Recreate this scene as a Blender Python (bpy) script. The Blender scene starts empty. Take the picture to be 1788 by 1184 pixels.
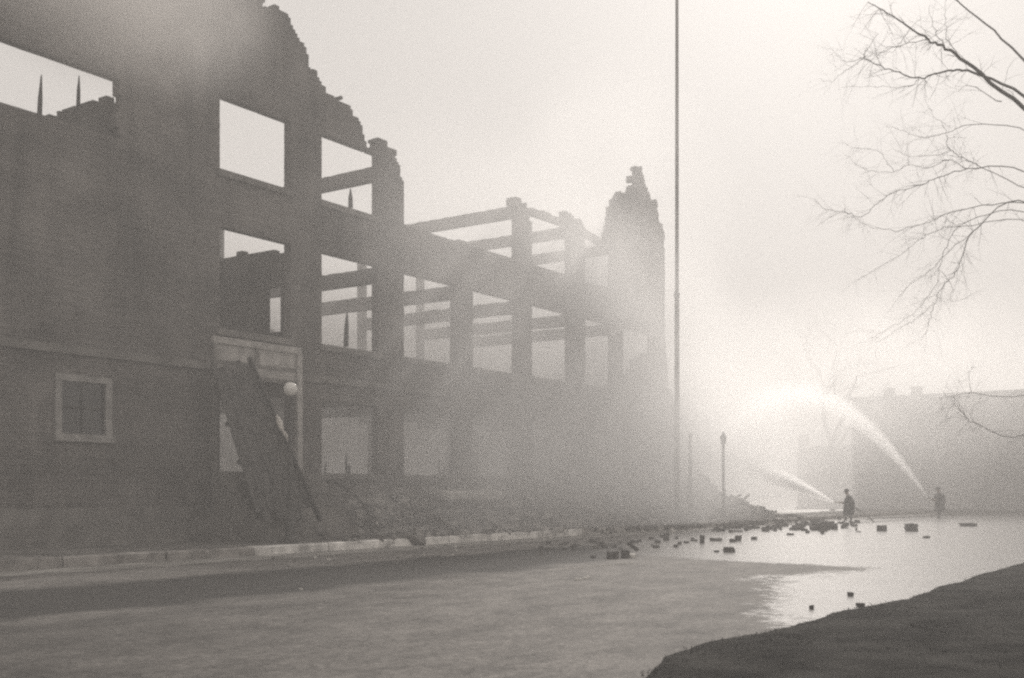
import bpy, bmesh, math, random
from mathutils import Vector, Matrix, noise

random.seed(7)
R = math.radians
C = bpy.context.scene.collection
sc = bpy.context.scene

# ------------------------------------------------------------------ camera
FPX, CX, HZ, CAMZ = 1950.0, 894.0, 858.0, 1.7      # focal length, centre column, horizon row of the photograph, eye height
cam = bpy.data.cameras.new("camera")
cam.sensor_width = 36.0
cam.lens = 36.0 * FPX / 1788.0
cam.shift_y = (HZ - 592.0) / 1788.0
cam.clip_start, cam.clip_end = 0.1, 3000.0
cam_ob = bpy.data.objects.new("camera", cam)
C.objects.link(cam_ob)
cam_ob.location = (0, 0, CAMZ)
cam_ob.rotation_euler = (R(90), 0, 0)
sc.camera = cam_ob
cam.dof.use_dof = True
cam.dof.focus_distance = 45.0
cam.dof.aperture_fstop = 2.5

# ------------------------------------------------------------------ sky
SUN_AZ, SUN_EL = 16.0, 31.0          # degrees clockwise from +Y (ahead and to the right), and above the horizon
w = bpy.data.worlds.new("World")
sc.world = w
w.use_nodes = True
nt = w.node_tree
nt.nodes.clear()
sky = nt.nodes.new("ShaderNodeTexSky")
sky.sky_type = 'NISHITA'
sky.sun_disc = False
sky.sun_elevation = R(SUN_EL)
sky.sun_rotation = R(SUN_AZ)
sky.dust_density = 4.0
bw = nt.nodes.new("ShaderNodeRGBToBW")
mx = nt.nodes.new("ShaderNodeMix"); mx.data_type = 'RGBA'
mx.inputs[0].default_value = 0.88                   # smoke overcast evens the sky out
mx.inputs[7].default_value = (6.5, 6.5, 6.5, 1)
tint = nt.nodes.new("ShaderNodeMix"); tint.data_type = 'RGBA'; tint.blend_type = 'MULTIPLY'
tint.inputs[0].default_value = 1.0
tint.inputs[7].default_value = (1.0, 0.945, 0.895, 1)
bg = nt.nodes.new("ShaderNodeBackground")
bg.inputs['Strength'].default_value = 0.1
wo = nt.nodes.new("ShaderNodeOutputWorld")
L = nt.links.new
L(sky.outputs[0], bw.inputs[0])
L(bw.outputs[0], mx.inputs[6])
L(mx.outputs[2], tint.inputs[6])
L(tint.outputs[2], bg.inputs['Color'])
L(bg.outputs[0], wo.inputs['Surface'])

# ------------------------------------------------------------------ sun
sl = bpy.data.lights.new("sun", 'SUN')
sl.energy = 3.2
sl.angle = R(2)
sl.color = (1.0, 0.935, 0.87)
so = bpy.data.objects.new("sun", sl)
C.objects.link(so)
d = Vector((math.sin(R(SUN_AZ)) * math.cos(R(SUN_EL)), math.cos(R(SUN_AZ)) * math.cos(R(SUN_EL)), math.sin(R(SUN_EL))))
so.rotation_euler = d.to_track_quat('Z', 'Y').to_euler()
so.location = d * 200

sc.view_settings.view_transform = 'Standard'
sc.view_settings.look = 'None'
sc.view_settings.exposure = 0.0
sc.view_settings.gamma = 1.0
sc.view_settings.use_curve_mapping = False
sc.cycles.use_denoising = False
sc.cycles.max_bounces = 16
sc.cycles.diffuse_bounces = 3
sc.cycles.glossy_bounces = 3
sc.cycles.volume_bounces = 12
sc.cycles.transparent_max_bounces = 8
sc.cycles.volume_step_rate = 2.0
sc.cycles.volume_max_steps = 256
sc.cycles.filter_width = 2.4

# ------------------------------------------------------------------ frames of reference
ANG = math.atan2(1336.0, FPX)                        # the facade's direction from the view axis
DV = Vector((math.sin(ANG), math.cos(ANG), 0))       # along the street
NV = Vector((-math.cos(ANG), math.sin(ANG), 0))      # from the street into the building
P0 = Vector((-6.27, 36.8, 0))
BROT = math.atan2(DV.y, DV.x)

def W(s, y, z):
    "street coordinates (along, inwards, up) to world"
    return P0 + DV * s + NV * y + Vector((0, 0, z))

def fp(px, py, yl=0.0):
    "where the line of sight through a point of the photograph meets the plane y = yl of the facade: (s, z)"
    u = (px - CX) / FPX
    bx, by = P0.x + NV.x * yl, P0.y + NV.y * yl
    s = (u * by - bx) / (DV.x - u * DV.y)
    Y = by + DV.y * s
    return s, (HZ - py) / FPX * Y + CAMZ

def gp(px, py, z=0.0):
    "ground point under a point of the photograph"
    Y = (CAMZ - z) * FPX / (py - HZ)
    return Vector(((px - CX) / FPX * Y, Y, z))

def dp(px, py, Y):
    "point at depth Y"
    return Vector(((px - CX) / FPX * Y, Y, CAMZ + (HZ - py) / FPX * Y))

def to_street(v):
    q = Vector(v) - P0
    return q.dot(DV), q.dot(NV), v[2]

def fbm(x, y=0.0, z=0.0, o=4):
    return noise.fractal(Vector((x, y, z)), 1.0, 2.0, o)

# ------------------------------------------------------------------ materials
def mat(name, base, var=0.25, scale=2.0, rough=0.85, bump=0.3, bscale=None, spec=0.3, detail=6.0, stretch=None, second=None):
    m = bpy.data.materials.new(name)
    m.use_nodes = True
    t = m.node_tree
    b = t.nodes["Principled BSDF"]
    tc = t.nodes.new("ShaderNodeTexCoord")
    co = tc.outputs['Object']
    if stretch:
        mp = t.nodes.new("ShaderNodeMapping")
        mp.inputs['Scale'].default_value = stretch
        t.links.new(co, mp.inputs[0]); co = mp.outputs[0]
    n1 = t.nodes.new("ShaderNodeTexNoise")
    n1.inputs['Scale'].default_value = scale; n1.inputs['Detail'].default_value = detail
    t.links.new(co, n1.inputs[0])
    rmp = t.nodes.new("ShaderNodeValToRGB")
    lo = [c * (1 - var) for c in base]; hi = [min(1, c * (1 + var)) for c in (second or base)]
    rmp.color_ramp.elements[0].position = 0.3; rmp.color_ramp.elements[0].color = (*lo, 1)
    rmp.color_ramp.elements[1].position = 0.7; rmp.color_ramp.elements[1].color = (*hi, 1)
    t.links.new(n1.outputs[0], rmp.inputs[0])
    t.links.new(rmp.outputs[0], b.inputs['Base Color'])
    b.inputs['Roughness'].default_value = rough
    b.inputs['Specular IOR Level'].default_value = spec
    if bump:
        n2 = t.nodes.new("ShaderNodeTexNoise")
        n2.inputs['Scale'].default_value = bscale or scale * 8; n2.inputs['Detail'].default_value = 5
        t.links.new(co, n2.inputs[0])
        bm_ = t.nodes.new("ShaderNodeBump")
        bm_.inputs['Strength'].default_value = bump; bm_.inputs['Distance'].default_value = 0.03
        t.links.new(n2.outputs[0], bm_.inputs['Height'])
        t.links.new(bm_.outputs[0], b.inputs['Normal'])
    return m

def brick_mat(name, c1, c2, mortar, soot=0.5, axis='x'):
    m = bpy.data.materials.new(name)
    m.use_nodes = True
    t = m.node_tree; k = t.links.new
    b = t.nodes["Principled BSDF"]
    tc = t.nodes.new("ShaderNodeTexCoord")
    sep = t.nodes.new("ShaderNodeSeparateXYZ"); k(tc.outputs['Object'], sep.inputs[0])
    cmb = t.nodes.new("ShaderNodeCombineXYZ")
    k(sep.outputs[0 if axis == 'x' else 1], cmb.inputs[0]); k(sep.outputs[2], cmb.inputs[1])
    br = t.nodes.new("ShaderNodeTexBrick")
    br.inputs['Scale'].default_value = 1.0
    br.inputs['Brick Width'].default_value = 0.22; br.inputs['Row Height'].default_value = 0.075
    br.inputs['Mortar Size'].default_value = 0.008
    br.inputs['Color1'].default_value = (*c1, 1); br.inputs['Color2'].default_value = (*c2, 1); br.inputs['Mortar'].default_value = (*mortar, 1)
    k(cmb.outputs[0], br.inputs[0])
    ns = t.nodes.new("ShaderNodeTexNoise"); ns.inputs['Scale'].default_value = 0.45; ns.inputs['Detail'].default_value = 7
    mp = t.nodes.new("ShaderNodeMapping"); mp.inputs['Scale'].default_value = (0.8, 0.8, 1.6)
    k(tc.outputs['Object'], mp.inputs[0]); k(mp.outputs[0], ns.inputs[0])
    rm = t.nodes.new("ShaderNodeValToRGB")
    rm.color_ramp.elements[0].position = 0.35; rm.color_ramp.elements[0].color = (1 - soot,) * 3 + (1,)
    rm.color_ramp.elements[1].position = 0.7; rm.color_ramp.elements[1].color = (1.15, 1.15, 1.15, 1)
    k(ns.outputs[0], rm.inputs[0])
    mp2 = t.nodes.new("ShaderNodeMapping"); mp2.inputs['Scale'].default_value = (0.8, 0.8, 0.13)
    k(tc.outputs['Object'], mp2.inputs[0])
    ns2 = t.nodes.new("ShaderNodeTexNoise"); ns2.inputs['Scale'].default_value = 1.0; ns2.inputs['Detail'].default_value = 8; ns2.inputs['Distortion'].default_value = 1.2
    k(mp2.outputs[0], ns2.inputs[0])
    rm2 = t.nodes.new("ShaderNodeValToRGB")
    rm2.color_ramp.elements[0].position = 0.38; rm2.color_ramp.elements[0].color = (0.75, 0.75, 0.75, 1)
    rm2.color_ramp.elements[1].position = 0.62; rm2.color_ramp.elements[1].color = (1.1, 1.1, 1.1, 1)
    k(ns2.outputs[0], rm2.inputs[0])
    m0 = t.nodes.new("ShaderNodeMix"); m0.data_type = 'RGBA'; m0.blend_type = 'MULTIPLY'; m0.inputs[0].default_value = 1
    k(br.outputs[0], m0.inputs[6]); k(rm2.outputs[0], m0.inputs[7])
    ml = t.nodes.new("ShaderNodeMix"); ml.data_type = 'RGBA'; ml.blend_type = 'MULTIPLY'; ml.inputs[0].default_value = 1
    k(m0.outputs[2], ml.inputs[6]); k(rm.outputs[0], ml.inputs[7])
    k(ml.outputs[2], b.inputs['Base Color'])
    b.inputs['Roughness'].default_value = 0.9; b.inputs['Specular IOR Level'].default_value = 0.2
    bm_ = t.nodes.new("ShaderNodeBump"); bm_.inputs['Strength'].default_value = 0.6; bm_.inputs['Distance'].default_value = 0.012; bm_.invert = True
    k(br.outputs[1], bm_.inputs['Height']); k(bm_.outputs[0], b.inputs['Normal'])
    return m

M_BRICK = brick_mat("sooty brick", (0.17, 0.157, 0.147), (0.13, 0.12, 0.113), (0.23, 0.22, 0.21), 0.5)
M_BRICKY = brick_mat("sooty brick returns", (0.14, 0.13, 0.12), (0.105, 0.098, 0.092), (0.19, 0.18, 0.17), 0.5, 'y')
M_FARBRICK = brick_mat("far brick", (0.17, 0.155, 0.145), (0.14, 0.13, 0.12), (0.24, 0.23, 0.22), 0.3)
M_STONE = mat("smoked limestone", (0.155, 0.147, 0.138), 0.35, 1.5, 0.85, 0.4, 14)
M_CONC = mat("concrete beam", (0.15, 0.14, 0.132), 0.3, 1.2, 0.88, 0.4, 12)
M_WHITE = mat("smoke stained white paint", (0.33, 0.315, 0.297), 0.35, 2.5, 0.55, 0.15, 20)
M_WINWHITE = mat("white window paint", (0.24, 0.23, 0.218), 0.35, 3.5, 0.5, 0.15, 20)
M_CHAR = mat("charred timber", (0.035, 0.033, 0.031), 0.5, 3, 0.75, 0.8, 30, stretch=(1, 1, 0.25))
M_BOARD = mat("scorched boards", (0.06, 0.057, 0.054), 0.5, 2, 0.8, 0.5, 25, stretch=(3, 3, 0.4))
M_PALEWOOD = mat("split pale wood", (0.5, 0.47, 0.43), 0.3, 5, 0.7, 0.4, 25)
M_GLASS = mat("dark window glass", (0.03, 0.03, 0.03), 0.4, 1, 0.12, 0.05, 2, spec=0.5)
M_IRON = mat("dark cast iron", (0.06, 0.058, 0.055), 0.3, 6, 0.5, 0.3, 30)
M_GLOBE = mat("opal glass globe", (0.78, 0.76, 0.72), 0.06, 3, 0.25, 0.0, spec=0.5)
M_POLE = mat("weathered grey pole", (0.15, 0.142, 0.132), 0.35, 3, 0.75, 0.4, 25, stretch=(4, 4, 0.3))
M_BLOCK = mat("dark broken brick", (0.075, 0.07, 0.066), 0.4, 5, 0.85, 0.6, 25)
M_PALE = mat("pale stone chip", (0.62, 0.6, 0.56), 0.2, 6, 0.8, 0.4, 25)
M_CHIP = mat("broken mortar and stone", (0.34, 0.325, 0.305), 0.4, 5, 0.85, 0.5, 25)
M_RUBBLE = mat("rubble", (0.12, 0.112, 0.105), 0.65, 1.6, 0.9, 1.0, 9, second=(0.21, 0.2, 0.188))
M_PAVE = mat("littered pavement", (0.14, 0.133, 0.125), 0.45, 0.9, 0.85, 0.5, 9)
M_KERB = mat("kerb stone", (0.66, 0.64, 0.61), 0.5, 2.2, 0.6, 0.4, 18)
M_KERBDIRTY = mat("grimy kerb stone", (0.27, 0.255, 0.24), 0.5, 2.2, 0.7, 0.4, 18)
M_GUTTER = mat("gutter concrete", (0.24, 0.23, 0.215), 0.4, 1.4, 0.7, 0.4, 12)
M_BARK = mat("tree bark", (0.13, 0.124, 0.118), 0.4, 4, 0.9, 0.7, 24)
M_COAT = mat("black rubber coat", (0.035, 0.034, 0.034), 0.25, 5, 0.5, 0.4, 15)
M_SKIN = mat("skin", (0.36, 0.27, 0.22), 0.1, 6, 0.6, 0.0)
M_HELM = mat("dark helmet leather", (0.03, 0.029, 0.028), 0.2, 5, 0.45, 0.1)
M_HOSE = mat("wet canvas hose", (0.16, 0.15, 0.138), 0.3, 8, 0.6, 0.4, 40)
M_BRASS = mat("dull brass", (0.2, 0.17, 0.11), 0.2, 8, 0.4, 0.1)
M_SOIL = mat("dark verge soil and turf", (0.02, 0.0195, 0.019), 0.5, 1.4, 0.95, 1.0, 9, spec=0.03, second=(0.036, 0.035, 0.033))

# ------------------------------------------------------------------ mesh helper
class MB:
    def __init__(self):
        self.v, self.f = [], []
    def add(self, vs, fs):
        o = len(self.v)
        self.v += [tuple(p) for p in vs]
        self.f += [tuple(i + o for i in q) for q in fs]
        return self
    def box(self, c, size, rot=None, jit=0.0):
        hx, hy, hz = (k / 2 for k in size)
        pts = [Vector((x, y, z)) for x in (-hx, hx) for y in (-hy, hy) for z in (-hz, hz)]
        if jit:
            pts = [p + Vector((random.uniform(-jit, jit) * size[0], random.uniform(-jit, jit) * size[1], random.uniform(-jit, jit) * size[2])) for p in pts]
        if rot is not None:
            pts = [rot @ p for p in pts]
        c = Vector(c)
        return self.add([c + p for p in pts], [(0, 1, 3, 2), (4, 6, 7, 5), (0, 4, 5, 1), (2, 3, 7, 6), (0, 2, 6, 4), (1, 5, 7, 3)])
    def span(self, a, b):
        a, b = Vector(a), Vector(b)
        return self.box((a + b) / 2, b - a)
    def bar(self, a, b, wd, ht, up=Vector((0, 0, 1))):
        a, b = Vector(a), Vector(b)
        z = (b - a).normalized()
        x = up.cross(z)
        if x.length < 1e-4: x = Vector((1, 0, 0))
        x.normalize(); y = z.cross(x)
        r = Matrix((x, y, z)).transposed()
        return self.box((a + b) / 2, (wd, ht, (b - a).length), r)
    def tube(self, pts, rad, n=8, cap=True):
        pts = [Vector(p) for p in pts]
        rs = rad if isinstance(rad, (list, tuple)) else [rad] * len(pts)
        o = len(self.v)
        ref = None
        for i, p in enumerate(pts):
            t = (pts[min(i + 1, len(pts) - 1)] - pts[max(i - 1, 0)])
            if t.length < 1e-9: t = Vector((0, 0, 1))
            t.normalize()
            if ref is None:
                ref = Vector((1, 0, 0)) if abs(t.x) < 0.8 else Vector((0, 1, 0))
            x = ref - t * ref.dot(t)
            if x.length < 1e-5: x = t.orthogonal()
            x.normalize(); y = t.cross(x); ref = x
            for k in range(n):
                a = 2 * math.pi * k / n
                self.v.append(tuple(p + (x * math.cos(a) + y * math.sin(a)) * rs[i]))
        for i in range(len(pts) - 1):
            for k in range(n):
                k2 = (k + 1) % n
                self.f.append((o + i * n + k, o + i * n + k2, o + (i + 1) * n + k2, o + (i + 1) * n + k))
        if cap:
            self.f.append(tuple(o + k for k in reversed(range(n))))
            self.f.append(tuple(o + (len(pts) - 1) * n + k for k in range(n)))
        return self
    def lathe(self, prof, n=20, c=(0, 0, 0)):
        "profile of (radius, height)"
        o = len(self.v)
        for r, h in prof:
            for k in range(n):
                a = 2 * math.pi * k / n
                self.v.append((c[0] + r * math.cos(a), c[1] + r * math.sin(a), c[2] + h))
        for i in range(len(prof) - 1):
            for k in range(n):
                k2 = (k + 1) % n
                self.f.append((o + i * n + k, o + i * n + k2, o + (i + 1) * n + k2, o + (i + 1) * n + k))
        self.f.append(tuple(o + k for k in reversed(range(n))))
        self.f.append(tuple(o + (len(prof) - 1) * n + k for k in range(n)))
        return self
    def build(self, name, m, parent=None, smooth=False, loc=None):
        me = bpy.data.meshes.new(name)
        me.from_pydata(self.v, [], self.f)
        me.validate(); me.update()
        for mm in (m if isinstance(m, list) else [m]):
            me.materials.append(mm)
        if smooth:
            me.polygons.foreach_set("use_smooth", [True] * len(me.polygons))
        o = bpy.data.objects.new(name, me)
        C.objects.link(o)
        if parent is not None: o.parent = parent
        if loc is not None: o.location = loc
        return o

def tag(o, label=None, cat=None, group=None, kind=None):
    if label: o['label'] = label
    if cat: o['category'] = cat
    if group: o['group'] = group
    if kind: o['kind'] = kind
    return o

def empty(name, loc=(0, 0, 0), rz=0.0):
    o = bpy.data.objects.new(name, None)
    C.objects.link(o)
    o.empty_display_size = 0.3
    o.location = loc; o.rotation_euler = (0, 0, rz)
    return o

def copy_tree(o, parent=None):
    c = o.copy(); C.objects.link(c)
    c.parent = parent
    for ch in list(o.children): copy_tree(ch, c)
    return c

def catmull(pts, sub=4):
    pts = [Vector(p) for p in pts]
    out = []
    for i in range(len(pts) - 1):
        p0, p1, p2, p3 = pts[max(i - 1, 0)], pts[i], pts[i + 1], pts[min(i + 2, len(pts) - 1)]
        for k in range(sub):
            t = k / sub
            out.append(0.5 * ((2 * p1) + (p2 - p0) * t + (2 * p0 - 5 * p1 + 4 * p2 - p3) * t * t + (3 * p1 - p0 - 3 * p2 + p3) * t ** 3))
    out.append(pts[-1])
    return out

def lerp_prof(prof, x):
    if x <= prof[0][0]: return prof[0][1]
    for (a, b), (c, d_) in zip(prof, prof[1:]):
        if x <= c: return b + (d_ - b) * (x - a) / max(c - a, 1e-6)
    return prof[-1][1]

# ------------------------------------------------------------------ ground, street, pavement
gm = MB().add([(-290, -120, -0.05), (290, -120, -0.05), (290, 290, -0.05), (-290, 290, -0.05)], [(0, 1, 2, 3)])
M_GROUND = mat("far damp ground", (0.2, 0.19, 0.178), 0.3, 0.15, 0.55, 0.3, 3)
tag(gm.build("ground", M_GROUND), kind='structure')

KY = -3.8            # kerb line in street coordinates
VY = -21.0           # edge of the verge on the near side

def road_material():
    m = bpy.data.materials.new("street surface")
    m.use_nodes = True
    t = m.node_tree; k = t.links.new
    b = t.nodes["Principled BSDF"]
    tc = t.nodes.new("ShaderNodeTexCoord")
    at = t.nodes.new("ShaderNodeAttribute"); at.attribute_name = "wet"
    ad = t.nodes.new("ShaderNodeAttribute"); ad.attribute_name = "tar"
    n1 = t.nodes.new("ShaderNodeTexNoise"); n1.inputs['Scale'].default_value = 1.0; n1.inputs['Detail'].default_value = 12; n1.inputs['Roughness'].default_value = 0.74
    mp = t.nodes.new("ShaderNodeMapping"); mp.inputs['Scale'].default_value = (0.8, 1.3, 1)
    k(tc.outputs['Object'], mp.inputs[0]); k(mp.outputs[0], n1.inputs[0])
    r1 = t.nodes.new("ShaderNodeValToRGB")
    r1.color_ramp.elements[0].position = 0.32; r1.color_ramp.elements[0].color = (0.085, 0.081, 0.077, 1)
    r1.color_ramp.elements[1].position = 0.68; r1.color_ramp.elements[1].color = (0.26, 0.246, 0.232, 1)
    k(n1.outputs[0], r1.inputs[0])
    n2 = t.nodes.new("ShaderNodeTexNoise"); n2.inputs['Scale'].default_value = 22; n2.inputs['Detail'].default_value = 6
    k(tc.outputs['Object'], n2.inputs[0])
    n4 = t.nodes.new("ShaderNodeTexNoise"); n4.inputs['Scale'].default_value = 9.0; n4.inputs['Detail'].default_value = 8; n4.inputs['Roughness'].default_value = 0.85
    k(tc.outputs['Object'], n4.inputs[0])
    r4 = t.nodes.new("ShaderNodeValToRGB")
    r4.color_ramp.elements[0].position = 0.38; r4.color_ramp.elements[0].color = (0.55, 0.55, 0.55, 1)
    r4.color_ramp.elements[1].position = 0.62; r4.color_ramp.elements[1].color = (1.35, 1.35, 1.35, 1)
    k(n4.outputs[0], r4.inputs[0])
    g4 = t.nodes.new("ShaderNodeMix"); g4.data_type = 'RGBA'; g4.blend_type = 'MULTIPLY'; g4.inputs[0].default_value = 1
    k(r1.outputs[0], g4.inputs[6]); k(r4.outputs[0], g4.inputs[7])
    # tar strip, and the shade painted over the near left
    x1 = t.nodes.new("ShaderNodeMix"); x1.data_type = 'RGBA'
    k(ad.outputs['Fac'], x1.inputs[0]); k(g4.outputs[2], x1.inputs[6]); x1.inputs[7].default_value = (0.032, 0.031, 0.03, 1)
    # wet mask, broken up
    a1 = t.nodes.new("ShaderNodeMath"); a1.operation = 'MULTIPLY_ADD'; a1.inputs[1].default_value = 2.8; a1.inputs[2].default_value = -1.4
    n3 = t.nodes.new("ShaderNodeTexNoise"); n3.inputs['Scale'].default_value = 7.0; n3.inputs['Detail'].default_value = 6; n3.inputs['Roughness'].default_value = 0.8
    mp3 = t.nodes.new("ShaderNodeMapping"); mp3.inputs['Rotation'].default_value = (0, 0, -BROT); mp3.inputs['Scale'].default_value = (1.6, 0.35, 1)
    k(tc.outputs['Object'], mp3.inputs[0]); k(mp3.outputs[0], n3.inputs[0])
    av = t.nodes.new("ShaderNodeMix"); av.data_type = 'FLOAT'; av.inputs[0].default_value = 0.55
    k(n1.outputs[0], av.inputs[2]); k(n3.outputs[0], av.inputs[3]); k(av.outputs[0], a1.inputs[0])
    a2 = t.nodes.new("ShaderNodeMath"); a2.operation = 'ADD'; k(a1.outputs[0], a2.inputs[0]); k(at.outputs['Fac'], a2.inputs[1])
    ms = t.nodes.new("ShaderNodeMapRange"); ms.interpolation_type = 'SMOOTHSTEP'
    ms.inputs[1].default_value = 0.36; ms.inputs[2].default_value = 0.54
    k(a2.outputs[0], ms.inputs[0])
    x2 = t.nodes.new("ShaderNodeMix"); x2.data_type = 'RGBA'; x2.blend_type = 'MIX'
    k(ms.outputs[0], x2.inputs[0]); k(x1.outputs[2], x2.inputs[6]); x2.inputs[7].default_value = (0.12, 0.113, 0.106, 1)
    k(x2.outputs[2], b.inputs['Base Color'])
    rr = t.nodes.new("ShaderNodeMapRange"); rr.inputs[3].default_value = 0.78; rr.inputs[4].default_value = 0.2
    ms2 = t.nodes.new("ShaderNodeMapRange"); ms2.inputs[1].default_value = 0.545; ms2.inputs[2].default_value = 0.56
    k(a2.outputs[0], ms2.inputs[0]); k(ms2.outputs[0], rr.inputs[0]); k(rr.outputs[0], b.inputs['Roughness'])
    sp = t.nodes.new("ShaderNodeMapRange"); sp.inputs[3].default_value = 0.12; sp.inputs[4].default_value = 0.5
    k(ms2.outputs[0], sp.inputs[0]); k(sp.outputs[0], b.inputs['Specular IOR Level'])
    bs = t.nodes.new("ShaderNodeMapRange"); bs.inputs[3].default_value = 0.8; bs.inputs[4].default_value = 0.03
    k(ms.outputs[0], bs.inputs[0])
    bm_ = t.nodes.new("ShaderNodeBump"); bm_.inputs['Distance'].default_value = 0.02
    k(bs.outputs[0], bm_.inputs['Strength']); k(n2.outputs[0], bm_.inputs['Height']); k(bm_.outputs[0], b.inputs['Normal'])
    return m

def sm(a, b, x):
    t = max(0.0, min(1.0, (x - a) / (b - a)))
    return t * t * (3 - 2 * t)

def wetness(X, Y, y):
    n = fbm(X * 0.25, Y * 0.25, 3.0) * 2.2
    line = 30.4 - 0.78 * X + n * 0.5
    far = sm(-2.2, 2.2, Y - line) * sm(0.0, 7.0, X - 0.05 * (Y - 30))
    far = max(far, sm(40, 47, Y) * sm(3, 7, X))
    edge = sm(4.6, 0.6, y - VY + n * 0.6) * sm(1.5, 5.5, X)
    puddle = sm(0.35, 0.65, fbm(X * 0.12 + 9, Y * 0.35, 1.0) + 0.38) * sm(3.5, 7.5, X) * 0.6
    return max(far, edge, puddle)

rd = MB()
svals = [-34 + 0.3 * i for i in range(int(46 / 0.3))] + [12 + 0.6 * i for i in range(int(80 / 0.6))]
yvals = [KY - 0.6 - (abs(VY) - abs(KY) + 3.4) * i / 66 for i in range(67)]
wet, tar_shade = [], []
for s in svals:
    for y in yvals:
        p = W(s, y, 0)
        rd.v.append((s, y, 0.035 * math.sin((y - KY) / (VY - KY) * math.pi) + 0.006 * fbm(s * 0.7, y * 0.7)))
        wet.append(wetness(p.x, p.y, y))
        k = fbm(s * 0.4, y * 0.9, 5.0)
        left_shade = 0.6 * sm(0.5, -7.0, p.x + 1.6 * fbm(s * 0.2, y * 0.3, 11.0)) * sm(-12.2, -13.5, y)  # shade painted into the road colour, deepening towards the near left
        tar_shade.append(left_shade + sm(-7.9, -8.5, y + k * 0.5) * sm(-12.9, -12.2, y + k * 0.6) * 0.9)
ny = len(yvals)
for i in range(len(svals) - 1):
    for j in range(ny - 1):
        rd.f.append((i * ny + j, i * ny + j + 1, (i + 1) * ny + j + 1, (i + 1) * ny + j))
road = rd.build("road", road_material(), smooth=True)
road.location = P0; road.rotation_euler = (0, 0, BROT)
for nm, vals in (("wet", wet), ("tar", tar_shade)):
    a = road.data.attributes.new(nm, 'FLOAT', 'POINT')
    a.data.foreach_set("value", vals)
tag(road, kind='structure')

# concrete gutter, pavement, kerb stones
def strip(name, y0, y1, z, m, s0=-34.0, s1=92.0, n=200, jit=0.0):
    b_ = MB()
    for i in range(n + 1):
        s = s0 + (s1 - s0) * i / n
        for y in (y0 + jit * fbm(s * 1.3, 2), y1 + jit * fbm(s * 1.1, 7)):
            b_.v.append((s, y, z + 0.004 * fbm(s * 0.8, y)))
    for i in range(n):
        b_.f.append((2 * i, 2 * i + 2, 2 * i + 3, 2 * i + 1))
    o = b_.build(name, m)
    o.location = P0; o.rotation_euler = (0, 0, BROT)
    return tag(o, kind='structure')
strip("gutter", KY - 1.5, KY, 0.012, M_GUTTER, jit=0.12)
pv = MB().span((-34, KY + 0.3, -0.04), (60, 0.6, 0.25))
o = pv.build("pavement", M_PAVE); o.location = P0; o.rotation_euler = (0, 0, BROT); tag(o, kind='structure')
gl = MB().span((-14, 0.6, -0.04), (33, 12, 0.2))
o = gl.build("building_floor", M_RUBBLE); o.location = P0; o.rotation_euler = (0, 0, BROT); tag(o, kind='structure')

kerb = empty("kerb", P0, BROT); tag(kerb, kind='structure')
s = -34.45
while s < 59:
    ln = 2.8
    b_ = MB()
    h = 0.25 + random.uniform(-0.012, 0.012)
    yy = KY + random.uniform(-0.015, 0.015)
    pr = [(yy, -0.03), (yy, h - 0.03), (yy + 0.03, h), (yy + 0.31, h), (yy + 0.31, -0.03)]
    nseg = 10
    for i in range(nseg + 1):
        ss = s + 0.03 + (ln - 0.05) * i / nseg
        for (a, z) in pr:
            b_.v.append((ss, a + random.uniform(-0.008, 0.008), z + (random.uniform(-0.014, 0.006) if z > 0 else 0)))
    for i in range(nseg):
        for q in range(5):
            q2 = (q + 1) % 5
            b_.f.append((i * 5 + q, (i + 1) * 5 + q, (i + 1) * 5 + q2, i * 5 + q2))
    b_.f.append((0, 1, 2, 3, 4)); b_.f.append(tuple(nseg * 5 + q for q in (4, 3, 2, 1, 0)))
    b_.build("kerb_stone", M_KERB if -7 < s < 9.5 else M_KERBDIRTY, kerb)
    s += ln

# near verge with its curved corner
vb = MB()
edge = [gp(*p, 0.09) for p in ((1040, 1330), (1090, 1225), (1130, 1168), (1180, 1134), (1250, 1114), (1330, 1101), (1405, 1084), (1450, 1068), (1500, 1058), (1580, 1043), (1640, 1023), (1700, 1004))]
edge = [Vector((e.x, e.y, 0)) for e in edge]
p = edge[-1]
for k in range(1, 30): edge.append(p + DV * (2.2 * k) + NV * 0.15 * fbm(k * 0.9))
edge = catmull(edge, 5)
back = -NV
rows = [0.0, 0.06, 0.3, 0.8, 1.6, 3.0, 6.0, 14.0]
for i, e in enumerate(edge):
    wob = 0.12 * fbm(i * 0.35, 4)
    dirv = (Vector((0.45, -0.9, 0)) if i < 50 else back)
    for r, q in enumerate(rows):
        pt = e + dirv * q + dirv * wob
        z = [0.0, 0.09, 0.12, 0.13, 0.15, 0.17, 0.2, 0.2][r] + (0.03 * fbm(pt.x * 0.9, pt.y * 0.9) if r > 1 else -0.01)
        vb.v.append((pt.x, pt.y, z))
nr = len(rows)
for i in range(len(edge) - 1):
    for r in range(nr - 1):
        vb.f.append((i * nr + r, i * nr + r + 1, (i + 1) * nr + r + 1, (i + 1) * nr + r))
verge = vb.build("verge", M_SOIL, smooth=True); tag(verge, kind='structure')
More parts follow.
